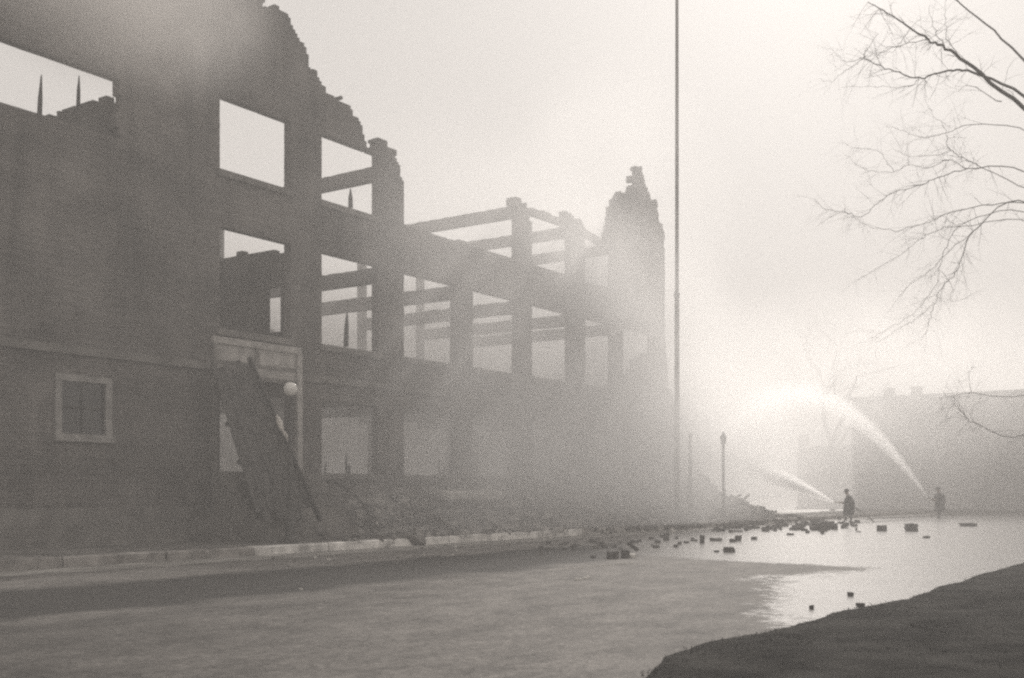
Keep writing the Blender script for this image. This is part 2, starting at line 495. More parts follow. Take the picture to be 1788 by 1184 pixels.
# short dead turf on the verge
gb = MB()
for i in range(5000):
    e = edge[random.randrange(8, min(len(edge) - 1, 130))]
    q = 0.12 + abs(random.gauss(0, 1.6))
    idx = edge.index(e)
    dirv = (Vector((0.45, -0.9, 0)) if idx < 50 else back)
    pt = e + dirv * q + DV * random.uniform(-0.4, 0.4)
    z = 0.1 + 0.02 * min(q, 3)
    h = random.uniform(0.015, 0.045)
    a = random.uniform(0, 6.28)
    ax = Vector((math.cos(a), math.sin(a), 0))
    gb.add([(pt + ax * 0.008 + Vector((0, 0, z))), (pt - ax * 0.008 + Vector((0, 0, z))), (pt + Vector((random.uniform(-.05, .05), random.uniform(-.05, .05), z + h)))], [(0, 1, 2)])
tag(gb.build("dead_grass", mat("dead grass", (0.03, 0.029, 0.027), 0.4, 3, 0.9, 0.0, spec=0.03)), "short dark dead grass on the near verge", "grass", kind='stuff')

# ------------------------------------------------------------------ the burned building
B = empty("burned_building", P0, BROT)
tag(B, "long roofless burned brick building with empty windows and a ragged broken gable, smoke about it", "building ruin")

def wall_mesh(inside, s0, s1, z0, z1, ds, dz, t, y0=0.0, seed=1.0, rel=0.01):
    "a welded wall made of the cells for which inside(s, z) holds; courses stand a little uneven"
    ns, nz = int(round((s1 - s0) / ds)), int(round((z1 - z0) / dz))
    fill = [[inside(s0 + (i + 0.5) * ds, z0 + (j + 0.5) * dz) for j in range(nz)] for i in range(ns)]
    b_ = MB(); idx = {}
    def V(i, j, side):
        k = (i, j, side)
        if k not in idx:
            idx[k] = len(b_.v)
            s, z = s0 + i * ds, z0 + j * dz
            r = rel * fbm(s * 1.7 + seed, z * 4.0) + (0.004 if j % 2 else -0.004)
            b_.v.append((s, y0 + (r if side == 0 else t + r), z))
        return idx[k]
    for i in range(ns):
        for j in range(nz):
            if not fill[i][j]: continue
            a, b, c, d_ = (i, j), (i + 1, j), (i + 1, j + 1), (i, j + 1)
            b_.f.append((V(*a, 0), V(*b, 0), V(*c, 0), V(*d_, 0)))
            b_.f.append((V(*a, 1), V(*d_, 1), V(*c, 1), V(*b, 1)))
            if i == 0 or not fill[i - 1][j]: b_.f.append((V(*a, 0), V(*d_, 0), V(*d_, 1), V(*a, 1)))
            if i == ns - 1 or not fill[i + 1][j]: b_.f.append((V(*b, 0), V(*b, 1), V(*c, 1), V(*c, 0)))
            if j == 0 or not fill[i][j - 1]: b_.f.append((V(*a, 0), V(*a, 1), V(*b, 1), V(*b, 0)))
            if j == nz - 1 or not fill[i][j + 1]: b_.f.append((V(*d_, 0), V(*c, 0), V(*c, 1), V(*d_, 1)))
    return b_

BAYS = [(-4.3, -1.7), (0.0, 2.5), (4.2, 6.9), (8.4, 11.1), (12.6, 15.2), (17.05, 19.1), (20.6, 23.0), (26.2, 28.6)]
BAYS = [(a, b + (b + 26.8) / 26.0 * 0.3) for a, b in BAYS]      # the far reveal of each opening is seen from the street
Z1S, Z1T, Z2S, Z2T, Z3S, Z3T = 2.3, 4.75, 6.55, 9.6, 11.3, 13.5
# ragged skyline, traced from left to right along the facade
sk = [(-15.0, 17.4), (-6.0, 18.2), (-3.2, 17.6), (-2.2, 17.0)]
for q in ((512, 62), (527, 74), (539, 92), (541, 120), (549, 130), (560, 150), (575, 158), (583, 168), (597, 170), (611, 177), (613, 182), (605, 190), (618, 201), (628, 208), (634, 220), (641, 228), (643, 246), (655, 252), (672, 256), (689, 260), (694, 271), (700, 282), (704.6, 296)):
    s_, z_ = fp(*q)
    if s_ > sk[-1][0]: sk.append((s_, z_))
tw = [fp(*q) for q in ((1060, 405), (1066, 380), (1072, 360), (1078, 346), (1090, 342), (1100, 336), (1104, 318), (1111, 314), (1114, 305), (1121, 300), (1126, 316), (1128, 332), (1134, 330), (1138, 348), (1146, 366), (1152, 385), (1158, 405), (1162, 440))]
EXTRA = [(25.05, 9.5), (25.4, 7.2), (26.0, 6.6), (26.5, 5.0), (27.6, 4.4), (28.5, 3.3), (30, 2.5), (32.5, 1.5)]
def top_front(s):
    if s <= 4.19: return lerp_prof(sk, s)
    if s < 11.1: return 11.35 + 0.08 * fbm(s * 2.1, 1)
    if s <= 12.55: return 13.75 - (0.55 if s > 12.2 else 0)
    if s < 15.2: return 11.35 + 0.08 * fbm(s * 2.1, 1)
    if s <= 17.0: return 13.95 - 0.25 * max(0, s - 16.4) / 0.6
    if s < 19.05: return 11.2
    if s <= 25.0: return lerp_prof(tw, s)
    return lerp_prof(EXTRA, s)
def front(s, z):
    jag = 0.3 * noise.noise(Vector((s * 3.1, z * 3.3, 0.5))) + 0.12 * noise.noise(Vector((s * 9, z * 7, 3.5)))
    lim = top_front(s)
    if s < 4.2: lim += 0.75 * noise.noise(Vector((s * 1.15, z * 0.8, 31.0)))
    if 19 < s < 25: lim += 0.9 * noise.noise(Vector((round(s * 2.2) * 1.37, round(z * 1.4) * 0.9, 7.7))) * (1 if z > 12.5 else 0.3)
    if z > lim + jag * (1.0 if (lim > 11.6 or s > 24) else 0.5): return False
    if -12.6 < s < -7.8 + 0.5 * jag and Z3S < z < 12.95: return False
    if -9.7 < s < -8.1 and 3.05 < z < 4.7: return False
    for k, (a, b) in enumerate(BAYS):
        if a < s < b:
            if k < 7 and Z3S < z < Z3T - (0.0 if k != 1 else 0.0) and k != 6: return False
            if Z2S < z < Z2T: return False
            if k == 0:
                if Z1S < z < 5.1: return False
            elif Z1S < z < Z1T: return False
    return True
wf = wall_mesh(front, -15.0, 32.5, 0.0, 18.6, 0.1, 0.1, 0.3)
wf.build("front_wall", M_BRICK, B)

# thin lintels still spanning the piers, seen against the sky
def ragged_beam(a, b, wd, ht, m, name="lintel", amp=0.05):
    a, b = Vector(a), Vector(b)
    n = max(4, int((b - a).length / 0.25))
    bb = MB()
    dirv = (b - a).normalized(); side = Vector((0, 0, 1)).cross(dirv).normalized()
    for i in range(n + 1):
        c = a.lerp(b, i / n)
        up = ht + random.uniform(-amp, amp)
        for (x, z) in ((-wd / 2, 0), (wd / 2, 0), (wd / 2, up), (-wd / 2, up)):
            bb.v.append(tuple(c + side * (x + random.uniform(-amp, amp) * 0.2) + Vector((0, 0, z))))
    for i in range(n):
        for q in range(4):
            q2 = (q + 1) % 4
            bb.f.append((i * 4 + q, i * 4 + q2, (i + 1) * 4 + q2, (i + 1) * 4 + q))
    bb.f.append((3, 2, 1, 0)); bb.f.append(tuple(n * 4 + q for q in range(4)))
    return bb.build(name, m, B)
ragged_beam((12.5, 0.15, 13.4), (15.25, 0.15, 13.45), 0.26, 0.3, M_CONC)
ragged_beam((17.0, 0.15, 13.4), (19.2, 0.15, 13.1), 0.26, 0.28, M_CONC)

# beams running back from the piers
for s_, zt in ((3.35, 13.25), (11.85, 13.62), (16.1, 13.6), (19.7, 13.45)):
    ragged_beam((s_, 0.32, zt - 0.46), (s_, 9.0, zt - 0.46), 0.34, 0.46, M_CONC, "beam", 0.02)
for s_ in (3.35, 7.65, 11.85, 16.1, 19.7):
    ragged_beam((s_, 0.32, 9.15), (s_, 9.0, 9.15), 0.34, 0.5, M_CONC, "beam", 0.02)
for s_ in (-0.85, 3.35, 7.65, 11.85, 16.1, 19.7):
    ragged_beam((s_, 0.32, 4.8), (s_, 9.0, 4.8), 0.34, 0.5, M_CONC, "beam", 0.02)
# rear columns that carry the beams
for s_, zt in ((3.35, 12.8), (7.65, 9.15), (11.85, 13.15), (16.1, 13.1), (19.7, 13.0)):
    MB().span((s_ - 0.25, 8.85, 7.4), (s_ + 0.25, 9.0, zt - 0.003)).build("column", M_CONC, B)

def rear(s, z):
    jag = 0.35 * noise.noise(Vector((s * 1.9, z * 2.3, 4.5)))
    if z > (8.6 + 1.0 * noise.noise(Vector((s * 0.35, 0, 2))) - 0.07 * max(0, s - 6)) + jag: return False
    for a, b in ((-3, 0.2), (3.0, 6.6), (9.0, 12.9), (14.6, 18.9), (21, 24.4), (26.5, 29)):
        if a < s < b and 2.0 < z < 5.7: return False
        if a + .3 < s < b - .3 and 6.7 < z < 8.9: return False
    return True
wall_mesh(rear, -14.9, 30.0, 0.0, 11.0, 0.2, 0.15, 0.5, 9.0, 3.0).build("rear_wall", M_BRICK, B)

def swap(b_, s):        # a wall built along x is turned to run inwards at s
    b_.v = [(s + y, x, z) for (x, y, z) in b_.v]
    return b_
def cross_a(t, z):      # partition behind the first pier, with a gap beside the pier
    jag = 0.3 * noise.noise(Vector((t * 2.1, z * 2.3, 9.5)))
    if z > 9.45 + 0.06 * t + jag * 0.5: return False
    if z < 5.3: return False
    if 0.8 < t < 1.45 and 6.9 < z < 8.35: return False
    return True
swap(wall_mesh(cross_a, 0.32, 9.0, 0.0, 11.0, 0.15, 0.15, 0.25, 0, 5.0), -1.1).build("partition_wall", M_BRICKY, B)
def cross_b(t, z):
    jag = 0.35 * noise.noise(Vector((t * 2.4, z * 1.3, 19.5)))
    return z < 12.45 + jag * 0.3
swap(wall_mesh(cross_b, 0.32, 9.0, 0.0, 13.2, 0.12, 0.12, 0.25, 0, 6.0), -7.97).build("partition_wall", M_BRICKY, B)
def end_left(t, z): return z < 14 + 0.5 * noise.noise(Vector((t, z, 1)))
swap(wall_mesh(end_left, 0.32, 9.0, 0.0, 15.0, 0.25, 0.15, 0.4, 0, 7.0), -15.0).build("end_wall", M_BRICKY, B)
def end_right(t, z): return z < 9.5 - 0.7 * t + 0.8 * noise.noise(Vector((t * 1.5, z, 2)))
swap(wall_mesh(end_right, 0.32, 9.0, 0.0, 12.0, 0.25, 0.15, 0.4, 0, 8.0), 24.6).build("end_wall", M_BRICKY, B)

# stubs of studs standing on the broken partition and in the open windows
def stud(s_, y, z0, z1, r, lean=(0, 0)):
    MB().tube([(s_, y, z0), (s_ + lean[0] * 0.5, y + lean[1] * 0.5, (z0 + z1) / 2 + 0.1), (s_ + lean[0], y + lean[1], z1)], [r, r * 0.85, r * 0.25], 6).build("charred_stud", M_CHAR, B)
stud(-7.85, 3.65, 12.2, 13.75, 0.085, (0, -0.12))
stud(-7.85, 1.78, 12.3, 13.35, 0.065, (0, -0.05))
s_, z_ = fp(612, 330, 0.15)
stud(s_, 0.15, Z3S - 0.1, z_, 0.09)
for (a, b, c, r) in ((505, 788, 826, .045), (567, 806, 826, .03), (610, 812, 826, .05), (768, 800, 830, .04), (776, 806, 830, .035), (786, 812, 830, .04), (604, 545, 600, .09)):
    if a == 505: a = 605
    s_, z_ = fp(a, b, 0.15); stud(s_, 0.15, fp(a, c, 0.15)[1] - 0.1, z_, r, (random.uniform(-.1, .1), 0))

# belt course, plinth, sills
def band(s0, s1, z0, z1, proud, name, m):
    MB().span((s0, -proud, z0), (s1, 0.02, z1)).build(name, m, B)
band(-15, -4.75, 5.28, 5.5, 0.09, "belt_course", M_STONE)
band(-0.95, 24.9, 5.28, 5.5, 0.09, "belt_course", M_STONE)
band(-15, -4.75, 0.0, 1.25, 0.14, "plinth", M_STONE)
band(-0.95, 31, 0.0, 1.25, 0.14, "plinth", M_STONE)
for k, (a, b) in enumerate(BAYS[:7]):
    band(a - 0.12, b + 0.12, Z2S - 0.2, Z2S - 0.003, 0.1, "window_sill", M_STONE)
    if k: band(a - 0.12, b + 0.12, Z1S - 0.2, Z1S - 0.003, 0.1, "window_sill", M_STONE)
    if k < 2: band(a - 0.12, b + 0.12, Z3S - 0.2, Z3S - 0.003, 0.08, "window_sill", M_STONE)

# the one window that still has its frame
win = MB().span((-9.75, -0.05, 4.58), (-8.05, 0.12, 4.75))
wr = win.build("window", M_WINWHITE, B)
MB().span((-9.75, -0.05, 3.2), (-9.57, 0.12, 4.577)).build("window_frame", M_WINWHITE, wr)
MB().span((-8.25, -0.05, 3.2), (-8.05, 0.12, 4.577)).build("window_frame", M_WINWHITE, wr)
MB().span((-9.8, -0.12, 3.0), (-8.0, 0.14, 3.197)).build("window_sill", M_WINWHITE, wr)
MB().span((-9.567, 0.03, 3.86), (-8.253, 0.09, 3.93)).build("meeting_rail", M_BOARD, wr)
MB().span((-8.95, 0.035, 3.2), (-8.91, 0.085, 3.857)).build("glazing_bar", M_BOARD, wr)
MB().span((-8.95, 0.035, 3.933), (-8.91, 0.085, 4.577)).build("glazing_bar", M_BOARD, wr)
for a, b in ((-9.567, -8.95), (-8.91, -8.253)):
    for c, d_ in ((3.2, 3.857), (3.933, 4.577)):
        MB().span((a, 0.055, c), (b, 0.065, d_)).build("pane", M_GLASS, wr)

# white door surround over the entrance
ds_ = MB().span((-4.62, -0.1, 6.1), (-1.0, 0.0, 6.3)).build("door_surround", M_WHITE, B)
MB().span((-4.5, -0.04, 5.62), (-1.22, 0.0, 6.097)).build("frieze_panel", M_WHITE, ds_)
MB().span((-4.5, -0.07, 5.5), (-1.22, 0.0, 5.617)).build("moulding", M_STONE, ds_)
MB().span((-4.5, -0.045, 5.24), (-1.22, 0.0, 5.497)).build("frieze_panel", M_WHITE, ds_)
MB().span((-4.5, -0.06, 5.1), (-1.22, 0.2, 5.237)).build("moulding", M_STONE, ds_)
MB().span((-1.217, -0.13, 2.3), (-1.0, 0.0, 6.097)).build("jamb", M_WHITE, ds_)
MB().span((-4.62, -0.13, 2.3), (-4.503, 0.0, 6.097)).build("jamb", M_STONE, ds_)
MB().span((-2.95, -0.08, 5.62), (-2.8, -0.043, 6.097)).build("mullion", M_STONE, ds_)

# entrance steps
st = MB().span((-4.75, -0.9, 0.0), (-0.95, -0.142, 2.27)).build("entrance_steps", M_STONE, B)
for k in range(7):
    MB().span((-4.75 + 0.001 * k, -0.9 - 0.27 * (k + 1), 0.0), (-0.95 - 0.001 * k, -0.902 - 0.27 * k, 2.0 - 0.27 * k)).build("step", M_STONE, st)
# bent handrail beside the steps
hp = [(-0.85, -0.9, 1.9), (-0.85, -1.3, 2.0), (-0.8, -1.9, 1.75), (-0.72, -2.5, 1.25), (-0.7, -2.75, 0.7), (-0.72, -2.8, 0.25)]
MB().tube(catmull(hp, 5), 0.03, 6).build("bent_handrail", M_IRON, B)

# ------------------------------------------------------------------ collapsed porch roof leaning at the entrance
def onfp(px, py, y):
    s_, z_ = fp(px, py, y)
    return Vector((s_, y, z_))
TL, TR = onfp(368, 642, -0.45), onfp(432, 628, -0.45)
BL, BR = onfp(452, 920, -2.9), onfp(556, 912, -2.9)
cp = empty("collapsed_porch_roof", W(*TL.lerp(BR, 0.5)) - Vector((0, 0, W(*TL.lerp(BR, .5)).z)), BROT)
tag(cp, "charred porch roof of boards collapsed and leaning across the entrance doorway", "porch roof")
off = Vector(to_street(cp.location))
nb = 9
nrm = (TR - TL).cross(BL - TL).normalized()
if nrm.y > 0: nrm = -nrm
for k in range(nb):
    a0, a1 = (k + 0.04) / nb, (k + 0.96) / nb
    e0, e1 = random.uniform(-0.03, 0.03), random.uniform(-0.1, 0.02)
    q = [TL.lerp(TR, a0), TL.lerp(TR, a1), BL.lerp(BR, a1), BL.lerp(BR, a0)]
    q[0] = q[0].lerp(q[3], 0.02 + e0); q[1] = q[1].lerp(q[2], 0.02 + e0)
    q[3] = q[3].lerp(q[0], -e1); q[2] = q[2].lerp(q[1], -e1)
    lift = nrm * random.uniform(0, 0.025)
    vs = [p - off + lift for p in q] + [p - off + lift + nrm * 0.04 for p in q]
    MB().add(vs, [(3, 2, 1, 0), (4, 5, 6, 7), (0, 1, 5, 4), (1, 2, 6, 5), (2, 3, 7, 6), (3, 0, 4, 7)]).build("board", M_BOARD, cp)
for t_ in (0.12, 0.36, 0.6, 0.85):
    MB().bar(TL.lerp(BL, t_) - off - nrm * 0.06, TR.lerp(BR, t_) - off - nrm * 0.06, 0.1, 0.12, nrm).build("rafter", M_CHAR, cp)
MB().bar(TR - off + nrm * 0.1, BR - off + nrm * 0.1, 0.09, 0.14, nrm).build("fascia", M_CHAR, cp)
tp = TR.lerp(BR, 0.37) - off + nrm * 0.2; bt = TR.lerp(BR, 0.54) - off + nrm * 0.2
mid = tp.lerp(bt, 0.55) + Vector((-0.1, -0.05, 0))
MB().tube([tp, tp.lerp(mid, .5), mid, bt.lerp(mid, .4) + Vector((.06, 0, 0)), bt], [0.03, 0.1, 0.05, 0.06, 0.015], 6).build("split_wood", M_PALEWOOD, cp)

# ------------------------------------------------------------------ rubble heaped against the wall
def pile_h(s, y):
    ridge = lerp_prof([(-8, 0.0), (-5.5, 0.2), (-1, 0.45), (0.5, 1.1), (3, 1.7), (6, 2.0), (12, 2.15), (20, 2.2), (27, 2.2), (30, 1.9), (32.5, 1.2), (34.5, 0.5), (36.5, 0.0)], s)
    spill = lerp_prof([(-8, -2.0), (2, -2.6), (7, -3.3), (12, -4.2), (18, -4.6), (24, -4.4), (29, -4.6), (33, -4.0), (37, -1.5)], s)
    f = max(0.0, min(1.0, (y - spill) / (0.0 - spill))) if y < 0 else max(0.0, 1 - y / 5.0)
    base = 0.25 if y > KY else 0.0
    if y < KY: base = 0.0
    n = fbm(s * 0.5, y * 0.7, 2.0) * 0.3 + fbm(s * 1.9, y * 1.9, 8.0) * 0.16
    h = ridge * (f ** 1.15) + n * min(1, ridge) * min(1.0, f * 3) 
    return max(base - 0.05, h if f > 0 else -0.1)
rb = MB()
S_, Y_ = [-8 + 0.22 * i for i in range(205)], [-5.2 + 0.2 * j for j in range(38)]
for s in S_:
    for y in Y_:
        rb.v.append((s, y, pile_h(s, y) if y < -0.16 or y > 0.55 else pile_h(s, y) - 0.0))
nj = len(Y_)
for i in range(len(S_) - 1):
    for j in range(nj - 1):
        rb.f.append((i * nj + j, (i + 1) * nj + j, (i + 1) * nj + j + 1, i * nj + j + 1))
def rrot():
    return Matrix.Rotation(random.uniform(0, 6.28), 3, 'Z') @ Matrix.Rotation(random.gauss(0, 0.5), 3, 'X') @ Matrix.Rotation(random.gauss(0, 0.5), 3, 'Y')
for i in range(5200):
    s = random.uniform(-3, 35.5); y = random.uniform(-4.7, -0.2)
    h = pile_h(s, y)
    if h < 0.02 or (h < 0.3 and random.random() < 0.6): continue
    k = random.choice([1, 1, 1, 1.4, 2.0]) * random.uniform(0.6, 1.2)
    rb.box((s, y, h + 0.03 * k), (0.22 * k, 0.11 * k, 0.08 * k), rrot(), 0.12)
for i in range(46):     # broken laths and timber ends sticking out
    s = random.uniform(0, 33); y = random.uniform(-3.5, -0.3); h = pile_h(s, y)
    a = random.uniform(0, 6.28); tl = random.uniform(0.5, 1.5); el = random.uniform(0.05, 0.6)
    dv = Vector((math.cos(a) * math.cos(el), math.sin(a) * math.cos(el), math.sin(el)))
    rb.bar(Vector((s, y, h)) - dv * 0.2, Vector((s, y, h)) + dv * tl, 0.07, 0.1)
o = rb.build("rubble_heap", [M_RUBBLE, M_BLOCK, M_CHIP])
f0 = (len(S_) - 1) * (nj - 1)
pick = {}
for pl in o.data.polygons:
    if pl.index >= f0:
        q = (pl.index - f0) // 6
        if q not in pick: pick[q] = random.choice([0, 0, 1, 1, 1, 2])
        pl.material_index = pick[q]
o.location = P0; o.location = P0; o.rotation_euler = (0, 0, BROT)
tag(o, "long heap of broken brick and timber against the burned building's wall", "rubble", kind='stuff')

# ------------------------------------------------------------------ loose pieces
def rough_block(w_, d_, h_, seed):
    "a broken block: a subdivided box with chipped, uneven corners"
    rnd = random.Random(seed)
    bm = bmesh.new()
    bmesh.ops.create_cube(bm, size=1.0)
    bmesh.ops.subdivide_edges(bm, edges=bm.edges[:], cuts=1, use_grid_fill=True)
    for v in bm.verts:
        r = v.co.length
        v.co *= 1.0 - 0.3 * (r - 0.5) * rnd.uniform(0.2, 1.8)
        v.co += Vector((rnd.uniform(-.1, .1), rnd.uniform(-.1, .1), rnd.uniform(-.09, .09)))
    for v in bm.verts:
        v.co = Vector((v.co.x * w_, v.co.y * d_, (v.co.z + 0.5) * h_ - 0.01))
    me = bpy.data.meshes.new("block"); bm.to_mesh(me); bm.free()
    return me

def place_block(px, py, wpx, hpx, label=None, group=None, name="broken_block", cat="block", m=None, rz=None, tilt=0.0, deep=1.0):
    g = gp(px, py)
    sc_ = g.y / FPX
    wd, ht = wpx * sc_, max(hpx * sc_, 0.06)
    me = rough_block(wd, wd * deep, ht, int(px * 7 + py))
    me.materials.append(m or M_BLOCK)
    me.name = name
    o = bpy.data.objects.new(name, me); C.objects.link(o)
    s_, y_, _ = to_street(g)
    o.location = (g.x, g.y, 0.012)
    o.rotation_euler = (0, tilt, random.uniform(-0.3, 0.3) if rz is None else rz)
    tag(o, label, cat, group)
    return o

GB = "masonry blocks lying on the street"
singles = [
    (1070, 978, 18, 15, "square dark block on the street, left of the pair beside the white lump"),
    (1092, 977, 15, 16, "square dark block on the street, right of its twin and under a tilted slab"),
    (1036, 977, 9, 7, "small dark lump left of the two square blocks on the street"),
    (1273, 966, 15, 11, "lone dark cube of masonry on the bright wet street"),
    (1251, 966, 9, 5, "low dark fragment just left of the lone dark cube"),
    (1226, 950, 8, 16, "narrow upright dark fragment on the street near the tall pole"),
    (1250, 946, 20, 7, "long low dark fragment behind the lone dark cube"),
    (1279, 948, 12, 7, "low dark fragment touching a taller one behind the lone cube"),
    (1289, 946, 9, 11, "short upright dark fragment touching a low one behind the lone cube"),
    (1317, 944, 10, 7, "single dark lump right of the long low fragments"),
    (1380, 936, 12, 5, "flat dark fragment lying by itself mid-street before the firefighters"),
    (1540, 929, 17, 12, "dark block between the nearer firefighter and the biggest block on the wet street"),
    (1591, 929, 22, 15, "biggest dark block out on the wet street, in front of the far firefighter"),
    (1618, 941, 11, 5, "low grey fragment in front of the biggest block on the wet street"),
    (1690, 920, 24, 7, "flat dark slab on the wet street at the foot of the far building's corner"),
    (1485, 1041, 9, 7, "small dark clod on the street nearest the bend in the verge, farther of two"),
    (1502, 1060, 13, 6, "small dark clod beside the bend in the verge, wider of two"),
    (1417, 1064, 8, 5, "small dark clod on the street left of the bend in the verge"),
]
for px, py, a, b, lab in singles: place_block(px, py, a, b, lab, GB)
# tilted slab on the right block, white lump before it
g = gp(1104, 972)
o = MB().box((0, 0, 0), (0.34, 0.26, 0.1), None, 0.05).build("tilted_slab", M_BLOCK, loc=(g.x, g.y, 0.27))
o.rotation_euler = (0.1, 0.62, 0.1); tag(o, "dark slab tilted against the right one of two square blocks", "slab", GB)
place_block(1104, 977, 11, 10, "round white lump on the street before the tilted dark slab", "pale pieces on the street", "pale_lump", "stone", M_PALE)
for px, py, a, b, lab in ((1158, 920, 6, 10, "pale upright chip in the rubble just left of the tall pole"), (1174, 929, 7, 7, "pale lump on the street at the tall pole's foot"),
                          (1206, 922, 8, 10, "pale lump right of the tall pole, left of two"), (1221, 921, 10, 9, "pale lump right of the tall pole, right of two")):
    o = place_block(px, py, a, b, lab, "pale pieces on the street", "pale_lump", "stone", M_PALE)
for px, a in ((1010, 11), (1021, 7), (1027, 5)):
    place_block(px, 1016 - (px - 1010) * 0.2, a, 6, {1010: "widest of three white chips on the street near the row of small chips", 1021: "middle of three white chips on the street near the row of small chips", 1027: "smallest of three white chips on the street near the row of small chips"}[px], "pale pieces on the street", "pale_chip", "stone", M_PALE)
x = 962
while x < 1112:
    place_block(x, 998 - (x - 975) * 0.088, random.uniform(4.0, 6.0), 5, "small white chip in the row of chips crossing the street", "row of white chips on the street", "pale_chip", "stone", M_PALE)
    x += random.uniform(7, 12)
place_block(526, 1034, 5, 5, "single white chip on the dark strip of the street", "pale pieces on the street", "pale_chip", "stone", M_PALE)
# the belt of small debris by the rubble's end
rnd = random.Random(11)
spots = []
for i in range(110):
    px = rnd.uniform(1235, 1500); py = 917 + rnd.gauss(5, 6) + (1360 - px) * 0.02
    spots.append((px, max(905, py)))
for px, py in spots:
    place_block(px, py, rnd.choice([4, 5, 6, 7, 9, 12]) * rnd.uniform(.8, 1.2), rnd.uniform(3, 8), "small dark broken piece in the belt of debris across the wet street", "debris belt across the wet street", "brick_fragment", "fragment")
for i in range(12):
    place_block(rnd.gauss(1437, 9), rnd.gauss(925, 2), rnd.uniform(9, 16), rnd.uniform(8, 17), "dark chunk in the clump of debris before the nearer firefighter", "debris clump before the nearer firefighter", "brick_fragment", "fragment")
for i in range(46):
    px = rnd.uniform(900, 1215); t_ = (px - 900) / 315
    place_block(px, rnd.uniform(947, 962) - 16 * t_ + rnd.uniform(0, 16), rnd.uniform(4, 11), rnd.uniform(3, 8), "small broken brick lying in the gutter below the rubble heap", "broken bricks in the gutter", "brick_fragment", "brick", rnd.choice([M_BLOCK, M_BLOCK, M_STONE]))
for i in range(26):
    px = rnd.uniform(430, 900)
    base = 990 - (px - 260) * 0.07
    place_block(px, base + rnd.uniform(2, 22), rnd.uniform(2.5, 6), rnd.uniform(2, 4), "tiny crumb of mortar scattered along the gutter", "mortar crumbs along the gutter", "mortar_crumb", "crumb", rnd.choice([M_STONE, M_PALE, M_GUTTER]))

# pale slab lying on the heap, broken timbers
s_, z_ = fp(825, 864, -1.6)
sl_ = MB().box((0, 0, 0), (3.4, 0.5, 0.22), None, 0.04).build("pale_stone_slab", M_PALE, loc=W(s_, -1.6, z_))
sl_.rotation_euler = (0.25, 0.0, BROT); tag(sl_, "long pale stone slab lying on the rubble heap below the third window", "slab")

# ------------------------------------------------------------------ lamp posts and poles
def lamp_post(name, loc, label, globe=True, group="lamp posts along the kerb"):
    r = empty(name, loc); tag(r, label, "lamp post", group)
    MB().lathe([(0.2, 0), (0.2, 0.12), (0.15, 0.2), (0.13, 0.55), (0.09, 0.65)], 12).build("base", M_IRON, r)
    MB().lathe([(0.085, 0.65), (0.075, 1.6), (0.06, 3.9), (0.075, 3.93), (0.075, 3.98)], 12).build("post", M_IRON, r)
    if globe:
        MB().lathe([(0.05, 3.98), (0.11, 4.02), (0.12, 4.1), (0.1, 4.13)], 14).build("collar", M_IRON, r)
        MB().lathe([(0.1, 4.13)] + [(0.195 * math.sin(a), 4.31 - 0.195 * math.cos(a)) for a in [R(q) for q in range(35, 180, 12)]], 22).build("globe", M_GLOBE, r, True)
    else:
        MB().lathe([(0.06, 3.98), (0.1, 4.02), (0.17, 4.32), (0.17, 4.36), (0.09, 4.5), (0.03, 4.62)], 8).build("lantern", M_IRON, r)
    return r
def on_line(px, y):      # where the column px of the photograph meets the line y in the street
    s_, _ = fp(px, 900, y)
    return W(s_, y, 0)
p = on_line(507, KY + 0.6); lamp_post("street_lamp", (p.x, p.y, 0.25), "street lamp with a white globe standing before the burned entrance")
p = on_line(1263, KY + 0.3); lamp_post("street_lamp", (p.x, p.y, 0.0), "dark lantern lamp post standing in the spray beyond the rubble's end", False)
p = on_line(1205, KY + 0.6)
bp = empty("bare_post", (p.x, p.y, 0.2)); tag(bp, "bare dark post standing in rubble between the tall pole and lantern lamp", "post", "lamp posts along the kerb")
MB().lathe([(0.19, 0), (0.19, 0.5), (0.13, 0.65), (0.1, 2.2)], 10).build("base", M_IRON, bp)
MB().lathe([(0.09, 2.2), (0.075, 4.1), (0.09, 4.12), (0.09, 4.2), (0.03, 4.26)], 10).build("post", M_IRON, bp)
p = on_line(1182, KY + 0.5)
tp_ = empty("tall_pole", (p.x, p.y, 0.2)); tag(tp_, "very tall slim grey flagpole rising from the kerb at the rubble", "flagpole")
MB().lathe([(0.13, 0), (0.12, 4), (0.108, 10.4)], 12).build("lower_pole", M_POLE, tp_, True)
MB().lathe([(0.13, 10.38), (0.13, 10.6)], 12).build("collar", M_IRON, tp_)
MB().lathe([(0.09, 10.6), (0.07, 26.0), (0.02, 26.1)], 12).build("upper_pole", M_POLE, tp_, True)
MB().lathe([(0.28, -0.1), (0.28, 0.3), (0.16, 0.4)], 12).build("base", M_STONE, tp_)

# ------------------------------------------------------------------ far buildings
A = dp(1488, 858, 97.0)
fbd = empty("far_building", (A.x, A.y, 0), math.atan2(-NV.y, -NV.x))
tag(fbd, "plain flat roofed brick block beyond the wet street, behind the far firefighter", "building")
def solid(a, b): return MB().span(a, b)
solid((0, 0, -0.04), (44, 16, 9.55)).build("wall", M_FARBRICK, fbd)
solid((-0.12, -0.12, 9.553), (44.1, 16.1, 9.85)).build("parapet", M_STONE, fbd)
for q in (2.6, 4.9):
    c_ = solid((q, 0.3, 9.853), (q + 0.75, 1.1, 10.45)).build("chimney", M_FARBRICK, fbd)
    solid((q - 0.06, 0.24, 10.453), (q + 0.81, 1.16, 10.55)).build("chimney_cap", M_STONE, c_)
for q in (0, 6, 12, 18, 24, 30, 36):
    solid((q + 0.003, -0.12, 0), (q + 0.5, -0.002, 9.55)).build("pilaster", M_FARBRICK, fbd)
A2 = dp(1392, 858, 122.0)
